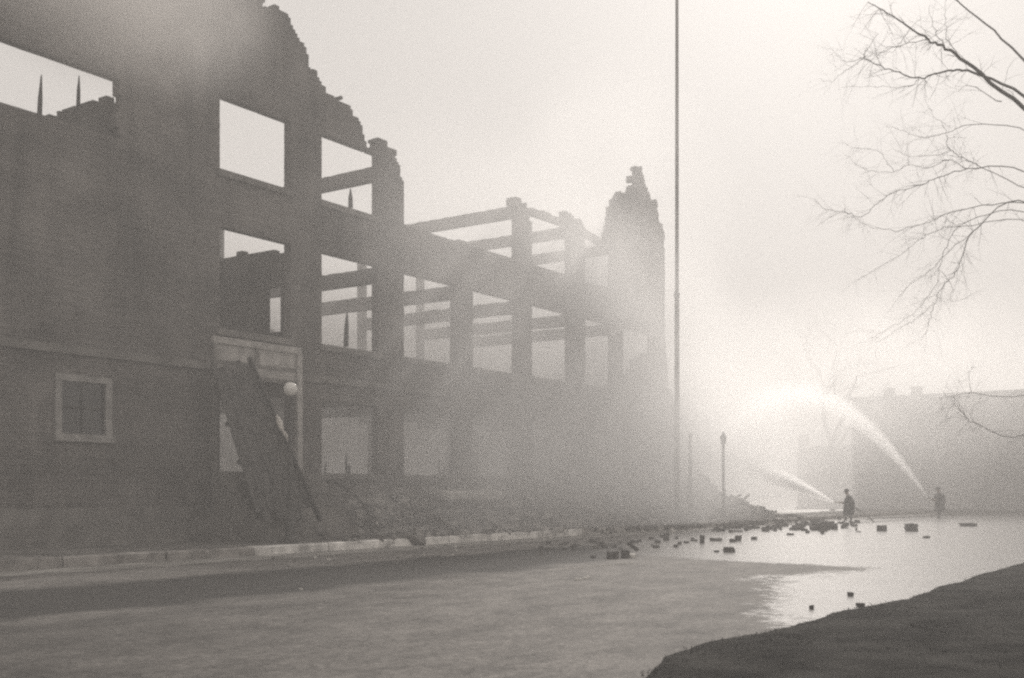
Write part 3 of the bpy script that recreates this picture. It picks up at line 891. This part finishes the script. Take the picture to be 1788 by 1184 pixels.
lb = empty("low_building", (A2.x, A2.y, 0), math.atan2(-NV.y, -NV.x))
tag(lb, "low building with one chimney, faint in the spray behind the nearer firefighter", "building")
solid((0, 0, -0.04), (17, 10, 6.3)).build("wall", M_FARBRICK, lb)
solid((-0.1, -0.1, 6.303), (17.1, 10.1, 6.6)).build("parapet", M_STONE, lb)
solid((0.0, 0.3, 6.603), (0.9, 1.2, 7.9)).build("chimney", M_FARBRICK, lb)

# ------------------------------------------------------------------ trees
def grow(mb, p, dv, ln, r, depth, rnd, droop=0.0, spread=0.6):
    pts, rs = [p.copy()], [r]
    n = max(3, int(ln / (0.25 + 0.12 * depth)))
    n = min(n, 9)
    q = p.copy(); dd = dv.normalized()
    for i in range(n):
        dd = (dd + Vector((rnd.gauss(0, .16), rnd.gauss(0, .16), rnd.gauss(0, .14) - droop * 0.12))).normalized()
        q = q + dd * (ln / n)
        pts.append(q.copy()); rs.append(r * (1 - 0.65 * (i + 1) / n))
    mb.tube(pts, rs, 5 if r < 0.05 else 8, False)
    if depth <= 0: return
    kids = rnd.randint(2, 4)
    for k in range(kids):
        i = rnd.randint(max(1, n // 3), n)
        a = Vector((rnd.gauss(0, 1), rnd.gauss(0, 1), rnd.gauss(0.1, .8))).normalized()
        grow(mb, pts[i], dd * (1 - spread * 0.5) + a * spread, ln * rnd.uniform(0.5, 0.75), rs[i] * 0.7, depth - 1, rnd, droop, spread)

def bare_tree(loc, h, r, label, seed, name="bare_tree"):
    rnd = random.Random(seed)
    t = empty(name, loc); tag(t, label, "tree")
    tr = MB(); pts = [Vector((0, 0, -0.1)), Vector((0.1, 0, h * 0.18)), Vector((0.0, 0.1, h * 0.36))]
    tr.tube(catmull(pts, 4), [r * (1 - 0.4 * i / 8) for i in range(9)], 9, False)
    tr.build("trunk", M_BARK, t, True)
    for k in range(5):
        a = k * 1.257 + rnd.uniform(-.3, .3)
        cb = MB()
        grow(cb, pts[-1] - Vector((0, 0, rnd.uniform(0.05, h * 0.1))), Vector((math.cos(a) * 0.5, math.sin(a) * 0.5, 1.0)), h * rnd.uniform(0.3, 0.42), r * 0.55, 4, rnd, 0.0, 0.6)
        cb.build("limb", M_BARK, t)
    return t
q = gp(1452, 888); bare_tree((q.x, q.y, -0.05), 19, 0.32, "faint tall bare tree in the smoke above the low building", 5)

# the near elm on the verge: its branches reach in from the right
TY = 24.0
base = dp(1905, 858, TY); base.z = 0.1
el = empty("elm_tree", base); tag(el, "large bare elm whose drooping branches enter from the right", "tree")
def tl(px, py, dy=0.0): return dp(px, py, TY + dy) - base
trunk = [Vector((0, 0, -0.15)), Vector((0.05, 0.05, 2.5)), Vector((-0.05, 0.1, 5.5)), tl(1905, 250), tl(1920, 80), tl(1925, -150)]
trp = catmull(trunk, 5)
MB().tube(trp, [0.42 - 0.28 * i / (len(trp) - 1) for i in range(len(trp))], 12).build("trunk", M_BARK, el, True)
MAIN = [
    ([(1905, 290), (1790, 190), (1700, 118), (1652, 86), (1620, 68), (1590, 50), (1550, 22), (1515, 5)], 0.11, 0.02, -1.0),
    ([(1905, 310), (1790, 170), (1700, 128), (1665, 122), (1632, 130), (1605, 137), (1570, 127), (1530, 113), (1510, 98), (1518, 80), (1534, 58)], 0.075, 0.008, 0.6),
    ([(1905, 330), (1800, 232), (1700, 217), (1670, 225), (1640, 236), (1610, 240), (1578, 229), (1560, 222)], 0.05, 0.006, 2.0),
    ([(1905, 350), (1800, 330), (1700, 285), (1672, 270), (1655, 254), (1650, 222), (1636, 206), (1620, 186)], 0.045, 0.006, -2.0),
    ([(1905, 380), (1790, 300), (1690, 295), (1640, 310), (1600, 325), (1562, 336), (1532, 355), (1505, 378), (1480, 372), (1455, 368), (1436, 362), (1421, 346)], 0.055, 0.007, 1.0),
    ([(1905, 400), (1790, 355), (1700, 362), (1655, 372), (1630, 385), (1600, 394), (1562, 402), (1515, 394), (1490, 378), (1470, 366)], 0.045, 0.006, -1.5),
    ([(1905, 420), (1780, 350), (1700, 405), (1681, 445), (1668, 478), (1648, 497), (1632, 528), (1624, 558), (1610, 590)], 0.06, 0.008, 0.0),
    ([(1905, 440), (1790, 370), (1690, 385), (1652, 430), (1640, 470), (1632, 500), (1602, 540), (1560, 570), (1520, 590)], 0.045, 0.006, 1.5),
    ([(1905, 445), (1780, 385), (1690, 395), (1655, 396), (1612, 415), (1570, 446), (1520, 476), (1495, 490)], 0.04, 0.005, -1.0),
    ([(1905, 620), (1790, 690), (1700, 686), (1670, 690), (1640, 695)], 0.035, 0.006, -2.5),
    ([(1905, 650), (1790, 760), (1702, 738), (1684, 724), (1670, 706), (1664, 694)], 0.04, 0.007, -3.0),
    ([(1905, 250), (1800, 120), (1720, 40), (1650, -10), (1560, -40)], 0.08, 0.02, 2.5),
]
SUBS = [
    ([(1652, 86), (1637, 62), (1628, 40), (1622, 10)], 0.03, -1.0), ([(1676, 100), (1656, 72), (1650, 35), (1652, 0)], 0.03, -1.0),
    ([(1604, 138), (1588, 151), (1530, 152), (1468, 152)], 0.022, 0.6), ([(1510, 98), (1480, 108), (1462, 99), (1447, 96)], 0.015, 0.6),
    ([(1510, 98), (1495, 112), (1472, 126), (1452, 142), (1433, 138)], 0.016, 0.6), ([(1620, 68), (1582, 76), (1552, 86), (1528, 100), (1500, 126)], 0.025, -1.0),
    ([(1590, 50), (1572, 74), (1560, 88), (1542, 96)], 0.02, -1.0), ([(1748, 180), (1692, 150), (1672, 160)], 0.03, -0.5),
    ([(1660, 262), (1640, 270), (1592, 274), (1560, 260)], 0.016, -2.0), ([(1690, 295), (1655, 280), (1622, 293), (1588, 288), (1560, 300), (1520, 298), (1500, 290), (1475, 270)], 0.02, 1.0),
    ([(1588, 288), (1586, 268), (1584, 248)], 0.012, 1.0), ([(1560, 300), (1545, 276), (1528, 262), (1490, 258), (1468, 245)], 0.014, 1.0),
    ([(1700, 405), (1650, 445), (1620, 476), (1585, 500), (1550, 546)], 0.02, 0.0), ([(1640, 470), (1662, 500), (1660, 525), (1690, 520)], 0.012, 1.5),
    ([(1695, 686), (1692, 660), (1697, 640)], 0.012, -2.5), ([(1632, 528), (1600, 556), (1560, 580), (1530, 600)], 0.012, 0.0),
]
twigs = MB(); rnd = random.Random(3)
def branch(path, r0, r1, dy, name=None):
    n = len(path)
    pts = [tl(x, y, dy * min(1, i / 2.0) + rnd.uniform(-.15, .15)) for i, (x, y) in enumerate(path)]
    pp = catmull(pts, 5)
    pp = [p_ + Vector((rnd.gauss(0, .012), rnd.gauss(0, .02), rnd.gauss(0, .012))) for p_ in pp]
    rr = [(r0 + (r1 - r0) * (i / (len(pp) - 1)) ** 0.5) * 0.6 for i in range(len(pp))]
    if not name: rr = [q_ * 0.75 for q_ in rr]
    b_ = MB() if name else twigs
    b_.tube(pp, rr, 7 if name else 5, False)
    if name: b_.build(name, M_BARK, el, True)
    for i in range(3, len(pp)):
        if pp[i].x + base.x > 10.9: continue
        for q in range(2):
            if rnd.random() < 0.5:
                t_ = (pp[i] - pp[i - 1]).normalized()
                a = Vector((rnd.gauss(-0.2, 1), rnd.gauss(0, .6), rnd.gauss(-0.1, 1))).normalized()
                grow(twigs, pp[i], t_ * 0.55 + a * 0.8, rnd.uniform(0.25, 0.8), min(0.005, rr[i] * 0.45), 1, rnd, 0.5, 0.6)
for path, r0, r1, dy in MAIN: branch(path, r0 if r0 > 0.07 else r0 * 0.5, r1 * 0.7, dy, "limb")
for path, r0, dy in SUBS: branch(path, r0, 0.005, dy)
tag(twigs.build("twigs", M_BARK, el), kind='stuff')

# ------------------------------------------------------------------ firefighters
def skin_mesh(verts, edges, root, sub=2):
    "a continuous surface grown over a skeleton of (x, y, z, radius_x, radius_y)"
    me = bpy.data.meshes.new("skin")
    me.from_pydata([v[:3] for v in verts], edges, [])
    ob = bpy.data.objects.new("skin_tmp", me); C.objects.link(ob)
    sk_ = ob.modifiers.new("skin", 'SKIN'); sk_.use_smooth_shade = True
    if not me.skin_vertices: me.skin_vertices.new()
    for i, v in enumerate(verts):
        me.skin_vertices[0].data[i].radius = (v[3], v[4])
        me.skin_vertices[0].data[i].use_root = (i == root)
    sb = ob.modifiers.new("sub", 'SUBSURF'); sb.levels = sub; sb.render_levels = sub
    dg = bpy.context.evaluated_depsgraph_get()
    out = bpy.data.meshes.new_from_object(ob.evaluated_get(dg))
    bpy.data.objects.remove(ob); bpy.data.meshes.remove(me)
    return out

def firefighter(loc, rz, label, group):
    "faces +X in its own frame; both hands grip a nozzle at hip height in front"
    r = empty("person", loc, rz); tag(r, label, "person", group)
    V, E = [], []
    def v(x, y, z, a, b=None):
        V.append((x, y, z, a, b or a)); return len(V) - 1
    def chain(*ids):
        for a, b in zip(ids, ids[1:]): E.append((a, b))
    pel = v(-0.02, 0, 0.98, .15, .17); wai = v(0.0, 0, 1.12, .13, .16); chs = v(0.0, 0, 1.32, .14, .19); nek = v(0.03, 0, 1.5, .06, .06); hed = v(0.07, 0, 1.6, .085, .075); hd2 = v(0.085, 0, 1.7, .09, .078)
    chain(pel, wai, chs, nek, hed, hd2)
    hand = {}
    for sg in (1, -1):
        st_ = 0.1 * sg
        hip = v(-0.02, 0.1 * sg, 0.9, .095); kn = v(0.05 + st_, 0.13 * sg, 0.5, .065); an = v(-0.02 + st_ * 1.3, 0.14 * sg, 0.09, .05); to = v(0.15 + st_ * 1.3, 0.16 * sg, 0.045, .042, .04)
        chain(pel, hip, kn, an, to)
        shd = v(0.0, 0.2 * sg, 1.41, .075); elb = v(-0.0 + 0.06 * (sg < 0), 0.31 * sg, 1.14, .052)
        hx = 0.33 if sg > 0 else 0.47
        wr_ = v(hx - 0.09, 0.1 * sg, 1.07, .036); pal = v(hx, 0.055 * sg, 1.07, .042, .03)
        chain(chs, shd, elb, wr_, pal)
        for k in range(4):
            f1 = v(hx + 0.045 - 0.02 * k, 0.05 * sg, 1.1 - 0.004 * k, .011); f2 = v(hx + 0.05 - 0.022 * k, -0.005 * sg, 1.115, .0095); f3 = v(hx + 0.05 - 0.022 * k, -0.04 * sg, 1.09 + 0.004 * k, .008)
            chain(pal, f1, f2, f3)
        t1 = v(hx - 0.01, 0.03 * sg, 1.035, .012); t2 = v(hx + 0.03, 0.0, 1.022, .01)
        chain(pal, t1, t2)
    me = skin_mesh(V, E, pel)
    # the head: brow, nose, chin, ears and eyes added to the same mesh
    bm = bmesh.new(); bm.from_mesh(me)
    def ball(c, rad, sx=1, sy=1, sz=1, seg=10):
        g_ = bmesh.ops.create_uvsphere(bm, u_segments=seg, v_segments=max(6, seg - 2), radius=rad)
        for q in g_['verts']: q.co = Vector((q.co.x * sx, q.co.y * sy, q.co.z * sz)) + Vector(c)
    ball((0.085, 0, 1.66), .1, 1.0, .82, 1.18, 16)
    ball((0.185, 0, 1.645), .016, 1.2, .8, 1.5); ball((0.165, 0, 1.585), .03, .8, 1.0, .6)
    for sg in (1, -1):
        ball((0.08, 0.083 * sg, 1.655), .022, .7, .45, 1.3); ball((0.172, 0.032 * sg, 1.675), .011)
    ball((0.178, 0, 1.612), .018, .5, 1.3, .4)
    bm.to_mesh(me); bm.free()
    me.materials.append(M_COAT); me.materials.append(M_SKIN)
    for pl in me.polygons:
        c = pl.center
        pl.material_index = 1 if (c.z > 1.5 or (c.x > 0.26 and 0.99 < c.z < 1.2)) else 0
        pl.use_smooth = True
    me.name = "body"
    b_ = bpy.data.objects.new("body", me); C.objects.link(b_); b_.parent = r
    # long coat: a flared shell with sleeves
    cv, ce = [], []
    def w_(x, y, z, a, b=None):
        cv.append((x, y, z, a, b or a)); return len(cv) - 1
    a0 = w_(-0.01, 0, 0.36, .27, .33); a1 = w_(-0.03, 0, 0.8, .26, .33); a2 = w_(-0.07, 0, 1.1, .25, .32); a3 = w_(-0.07, 0, 1.32, .22, .29); a4 = w_(0.0, 0, 1.47, .11, .13)
    ce += [(a0, a1), (a1, a2), (a2, a3), (a3, a4)]
    for sg in (1, -1):
        hx = 0.33 if sg > 0 else 0.47
        q1 = w_(-0.02, 0.2 * sg, 1.41, .1); q2 = w_(0.06 * (sg < 0), 0.32 * sg, 1.14, .08); q3 = w_(hx - 0.11, 0.11 * sg, 1.075, .062)
        ce += [(a3, q1), (q1, q2), (q2, q3)]
    cm = skin_mesh(cv, ce, a1, 2); cm.name = "coat"; cm.materials.append(M_COAT)
    for pl in cm.polygons: pl.use_smooth = True
    c_ = bpy.data.objects.new("coat", cm); C.objects.link(c_); c_.parent = r
    h_ = MB().lathe([(0.105, 0), (0.165, -0.012), (0.175, -0.02), (0.165, 0.0), (0.12, 0.02), (0.118, 0.06), (0.095, 0.11), (0.05, 0.14), (0.008, 0.148)], 18)
    h_.v = [(x * 1.12 - 0.04 * (1 if z < 0.02 and x < 0 else 0) * abs(x) / 0.17, y, z) for x, y, z in h_.v]
    ho = h_.build("helmet", M_HELM, r, True, (0.075, 0, 1.71)); ho.rotation_euler = (0, 0.12, 0)
    return r

def hose(path, nozzle_a, nozzle_b, label, group):
    r = empty("fire_hose", Vector((path[-1][0], path[-1][1], 0))); tag(r, label, "fire hose", group)
    o_ = r.location
    MB().tube(catmull([Vector(p_) - o_ for p_ in path], 6), 0.036, 8).build("hose_line", M_HOSE, r, True)
    a, b = Vector(nozzle_a) - o_, Vector(nozzle_b) - o_
    MB().tube([a, a.lerp(b, 0.15), a.lerp(b, 0.2), a.lerp(b, 0.9), a.lerp(b, 0.92), b], [0.042, 0.042, 0.034, 0.02, 0.026, 0.024], 10).build("nozzle", M_BRASS, r, True)
    return r

f1 = gp(1481, 912); f1.z = 0.0
j1 = dp(1238, 798, 65.5)
dir1 = Vector((j1.x - f1.x, j1.y - f1.y, 0)).normalized()
GF = "firefighters with hoses"
P1 = firefighter(f1, math.atan2(dir1.y, dir1.x), "nearer firefighter in long dark coat and helmet, aiming a hose low at the rubble", GF)
f2 = dp(1640, 858, 71.0); f2.z = 0.0
j2 = dp(1270, 792, 67.0)
dir2 = Vector((j2.x - f2.x, j2.y - f2.y, 0)).normalized()
P2 = firefighter(f2, math.atan2(dir2.y, dir2.x), "farther firefighter before the far building, sending a high arc of water", GF)
P2.scale = (1.08, 1.08, 1.08)
def hose_for(f, dv, k, tail, label):
    side = Vector((-dv.y, dv.x, 0))
    na = f + dv * 0.3 * k + Vector((0, 0, 1.065 * k)); nb_ = f + dv * 0.78 * k + Vector((0, 0, (1.1 if k == 1 else 1.2) * k))
    path = [nb_.lerp(na, 1.0), na - dv * 0.35 * k + side * -0.28 + Vector((0, 0, -0.1)), f - dv * 0.75 + side * -0.3 + Vector((0, 0, 0.5)), f - dv * 1.3 + side * -0.3 + Vector((0, 0, 0.04))] + [Vector((q.x, q.y, 0.03)) for q in tail]
    hose(path, na, nb_, label, "fire hoses on the street")
    return nb_
n1 = hose_for(f1, dir1, 1.0, [gp(1515, 907.5), gp(1545, 905), gp(1600, 903.5), gp(1660, 901), gp(1740, 898)], "fire hose trailing right from the nearer firefighter over the wet street")
n2 = hose_for(f2, dir2, 1.08, [gp(1672, 902), gp(1700, 903), gp(1740, 905), gp(1800, 906)], "fire hose trailing right from the farther firefighter")

# ------------------------------------------------------------------ volumes: water, smoke, air
def vol_mat(name, dens, color=(1, 1, 1), aniso=0.3, blobs=None, nscale=0.3, namp=0.6, detail=4, box=None):
    """even density, or a sum of soft ellipsoids (centre, radii, weight in object space) broken up by noise"""
    m = bpy.data.materials.new(name)
    m.use_nodes = True
    t = m.node_tree; t.nodes.clear(); k = t.links.new
    out = t.nodes.new("ShaderNodeOutputMaterial")
    pv_ = t.nodes.new("ShaderNodeVolumePrincipled")
    pv_.inputs['Color'].default_value = (*color, 1)
    pv_.inputs['Density'].default_value = dens
    pv_.inputs['Anisotropy'].default_value = aniso
    k(pv_.outputs[0], out.inputs['Volume'])
    if blobs:
        tc = t.nodes.new("ShaderNodeTexCoord")
        ns = t.nodes.new("ShaderNodeTexNoise"); ns.inputs['Scale'].default_value = nscale; ns.inputs['Detail'].default_value = detail; ns.inputs['Distortion'].default_value = 0.6
        k(tc.outputs['Object'], ns.inputs[0])
        tot = None
        for c, rad, wt in blobs:
            mp = t.nodes.new("ShaderNodeMapping"); mp.vector_type = 'TEXTURE'
            mp.inputs['Location'].default_value = c; mp.inputs['Scale'].default_value = rad
            k(tc.outputs['Object'], mp.inputs[0])
            ln = t.nodes.new("ShaderNodeVectorMath"); ln.operation = 'LENGTH'; k(mp.outputs[0], ln.inputs[0])
            mr = t.nodes.new("ShaderNodeMapRange"); mr.interpolation_type = 'SMOOTHSTEP'
            mr.inputs[1].default_value = 1.0; mr.inputs[2].default_value = 0.0; mr.inputs[3].default_value = 0.0; mr.inputs[4].default_value = wt
            k(ln.outputs['Value'], mr.inputs[0])
            if tot is None: tot = mr.outputs[0]
            else:
                ad_ = t.nodes.new("ShaderNodeMath"); ad_.operation = 'ADD'; k(tot, ad_.inputs[0]); k(mr.outputs[0], ad_.inputs[1]); tot = ad_.outputs[0]
        nm = t.nodes.new("ShaderNodeMapRange"); nm.inputs[1].default_value = 0.3; nm.inputs[2].default_value = 0.7; nm.inputs[3].default_value = 1 - namp; nm.inputs[4].default_value = 1 + namp
        k(ns.outputs[0], nm.inputs[0])
        m1 = t.nodes.new("ShaderNodeMath"); m1.operation = 'MULTIPLY'; k(tot, m1.inputs[0]); k(nm.outputs[0], m1.inputs[1])
        m2 = t.nodes.new("ShaderNodeMath"); m2.operation = 'MULTIPLY'; k(m1.outputs[0], m2.inputs[0]); m2.inputs[1].default_value = dens
        k(m2.outputs[0], pv_.inputs['Density'])
    return m

def ellipsoid(c, rad, n=20):
    b_ = MB()
    return b_.lathe([(max(0.02, math.sin(math.pi * i / n)) , -math.cos(math.pi * i / n)) for i in range(n + 1)], 24)

# smoke hanging about the far end of the ruin and inside it (street coordinates)
INSIDE = [((10, 10, 5.0), (28, 9.5, 9.5), 1.0)]
sb_ = MB().span((-15, 0.9, 0.25), (36, 19.4, 14.5)).build("indoor_smoke", vol_mat("dark smoke", 0.28, (0.66, 0.65, 0.64), 0.1, INSIDE, 0.22, 0.7, 4))
sb_.location = P0; sb_.rotation_euler = (0, 0, BROT)
tag(sb_, "dark smoke filling the shell of the burned building", "smoke", kind='stuff')
SMOKE = [((5, -2.5, 2), (10, 5.0, 7), 0.14), ((5, -2.5, 8), (10, 5.0, 8), 0.08), ((11, -2.5, 8), (10, 5.0, 8), 0.13), ((11, -2.5, 2), (10, 5.0, 7), 0.1), ((16, -2.5, 2), (9, 5.0, 7), 0.26),
         ((16, -2.5, 8), (9, 5.0, 8), 0.28), ((16, -2.5, 14), (9, 5.0, 8), 0.06), ((20, -2.5, 2), (8, 5.0, 7), 0.23), ((26, -2.5, 4), (5.5, 5, 9), 0.17)]
sb_ = MB().span((-5, -7.5, 0.3), (33.5, 2.5, 22)).build("smoke_bank", vol_mat("smoke", 1.0, (1, 1, 1), 0.45, SMOKE, 0.17, 0.85, 5))
sb_.location = P0; sb_.rotation_euler = (0, 0, BROT)
tag(sb_, "bank of grey smoke over the far end of the burned building", "smoke", kind='stuff')
wsp = [((0, 0, 0), (5.5, 3.0, 3.2), 1.0)]
q = W(-10.2, -3.2, 14.0)
sw_ = MB().span((-5.5, -3, -3.2), (5.5, 3, 3.2)).build("smoke_wisp", vol_mat("smoke wisp", 0.4, (0.9, 0.88, 0.86), 0.25, wsp, 0.4, 0.6, 3))
sw_.location = q; sw_.rotation_euler = (0, 0, BROT)
tag(sw_, "wisp of pale smoke drifting before the upper left window", "smoke", kind='stuff')
MIST = [((12.0, 66.5, 3.2), (8, 7, 7), 1.7), ((29, 88, 5), (28, 15, 15), 1.15)]
ms_ = MB().span((0, 60, 0.3), (57, 103, 20)).build("spray_mist", vol_mat("spray mist", 0.1, (1, 1, 1), 0.6, MIST, 0.25, 0.5, 3))
tag(ms_, "bright mist drifting off the hose jets beyond the rubble", "mist", kind='stuff')

def jet(a, apex, b, r0, r1, dens, label, tail=0.38, name="water_jet"):
    "three nested tapering cones of droplets along the water's path"
    a, b, apex = Vector(a), Vector(b), Vector(apex)
    r = empty(name, Vector((a.x, a.y, 0)))
    tag(r, label, "water jet", "jets of water from the hoses")
    pts = []
    for i in range(25):
        t_ = i / 24
        pts.append(a * (1 - t_) ** 2 + apex * 2 * t_ * (1 - t_) + b * t_ ** 2 - r.location)
    for nm, k_, dd in (("jet_core", 0.4, 1.6), ("jet_sheath", 0.7, 0.8), ("jet_spray", 1.0, 0.5)):
        rs = [k_ * (r0 + (r1 - r0) * (i / 24) ** 0.9) for i in range(25)]
        m = vol_mat(nm, dens * dd, (1, 1, 1), 0.7)
        # the jet thins as it spreads
        t = m.node_tree; pv_ = next(n_ for n_ in t.nodes if n_.type == 'PRINCIPLED_VOLUME')
        g_ = t.nodes.new("ShaderNodeTexCoord"); vm = t.nodes.new("ShaderNodeVectorMath"); vm.operation = 'DISTANCE'
        t.links.new(g_.outputs['Object'], vm.inputs[0]); vm.inputs[1].default_value = pts[0]
        mr = t.nodes.new("ShaderNodeMapRange"); mr.inputs[1].default_value = 0; mr.inputs[2].default_value = (b - a).length * 0.75
        mr.interpolation_type = 'SMOOTHSTEP'; mr.inputs[3].default_value = dens * dd * 3.2; mr.inputs[4].default_value = dens * dd * tail
        t.links.new(vm.outputs['Value'], mr.inputs[0]); t.links.new(mr.outputs[0], pv_.inputs['Density'])
        MB().tube(pts, rs, 14).build(nm, m, r, True)
    return r
jet(n1, n1.lerp(j1, 0.5) + Vector((0, 0, 0.45)), j1, 0.05, 1.25, 2.0, "low straight jet of water from the nearer firefighter to the rubble", 0.1)
ap = dp(1405, 560, 69.0)
jet(n2, ap, j2, 0.07, 1.7, 0.52, "high arched jet of water from the farther firefighter over the street")

# air
hz = MB().span((-300, -130, -1.0), (300, 300, 29.0)).build("haze", vol_mat("haze", 0.006, (1.0, 0.99, 0.98), 0.15))
tag(hz, kind='stuff')
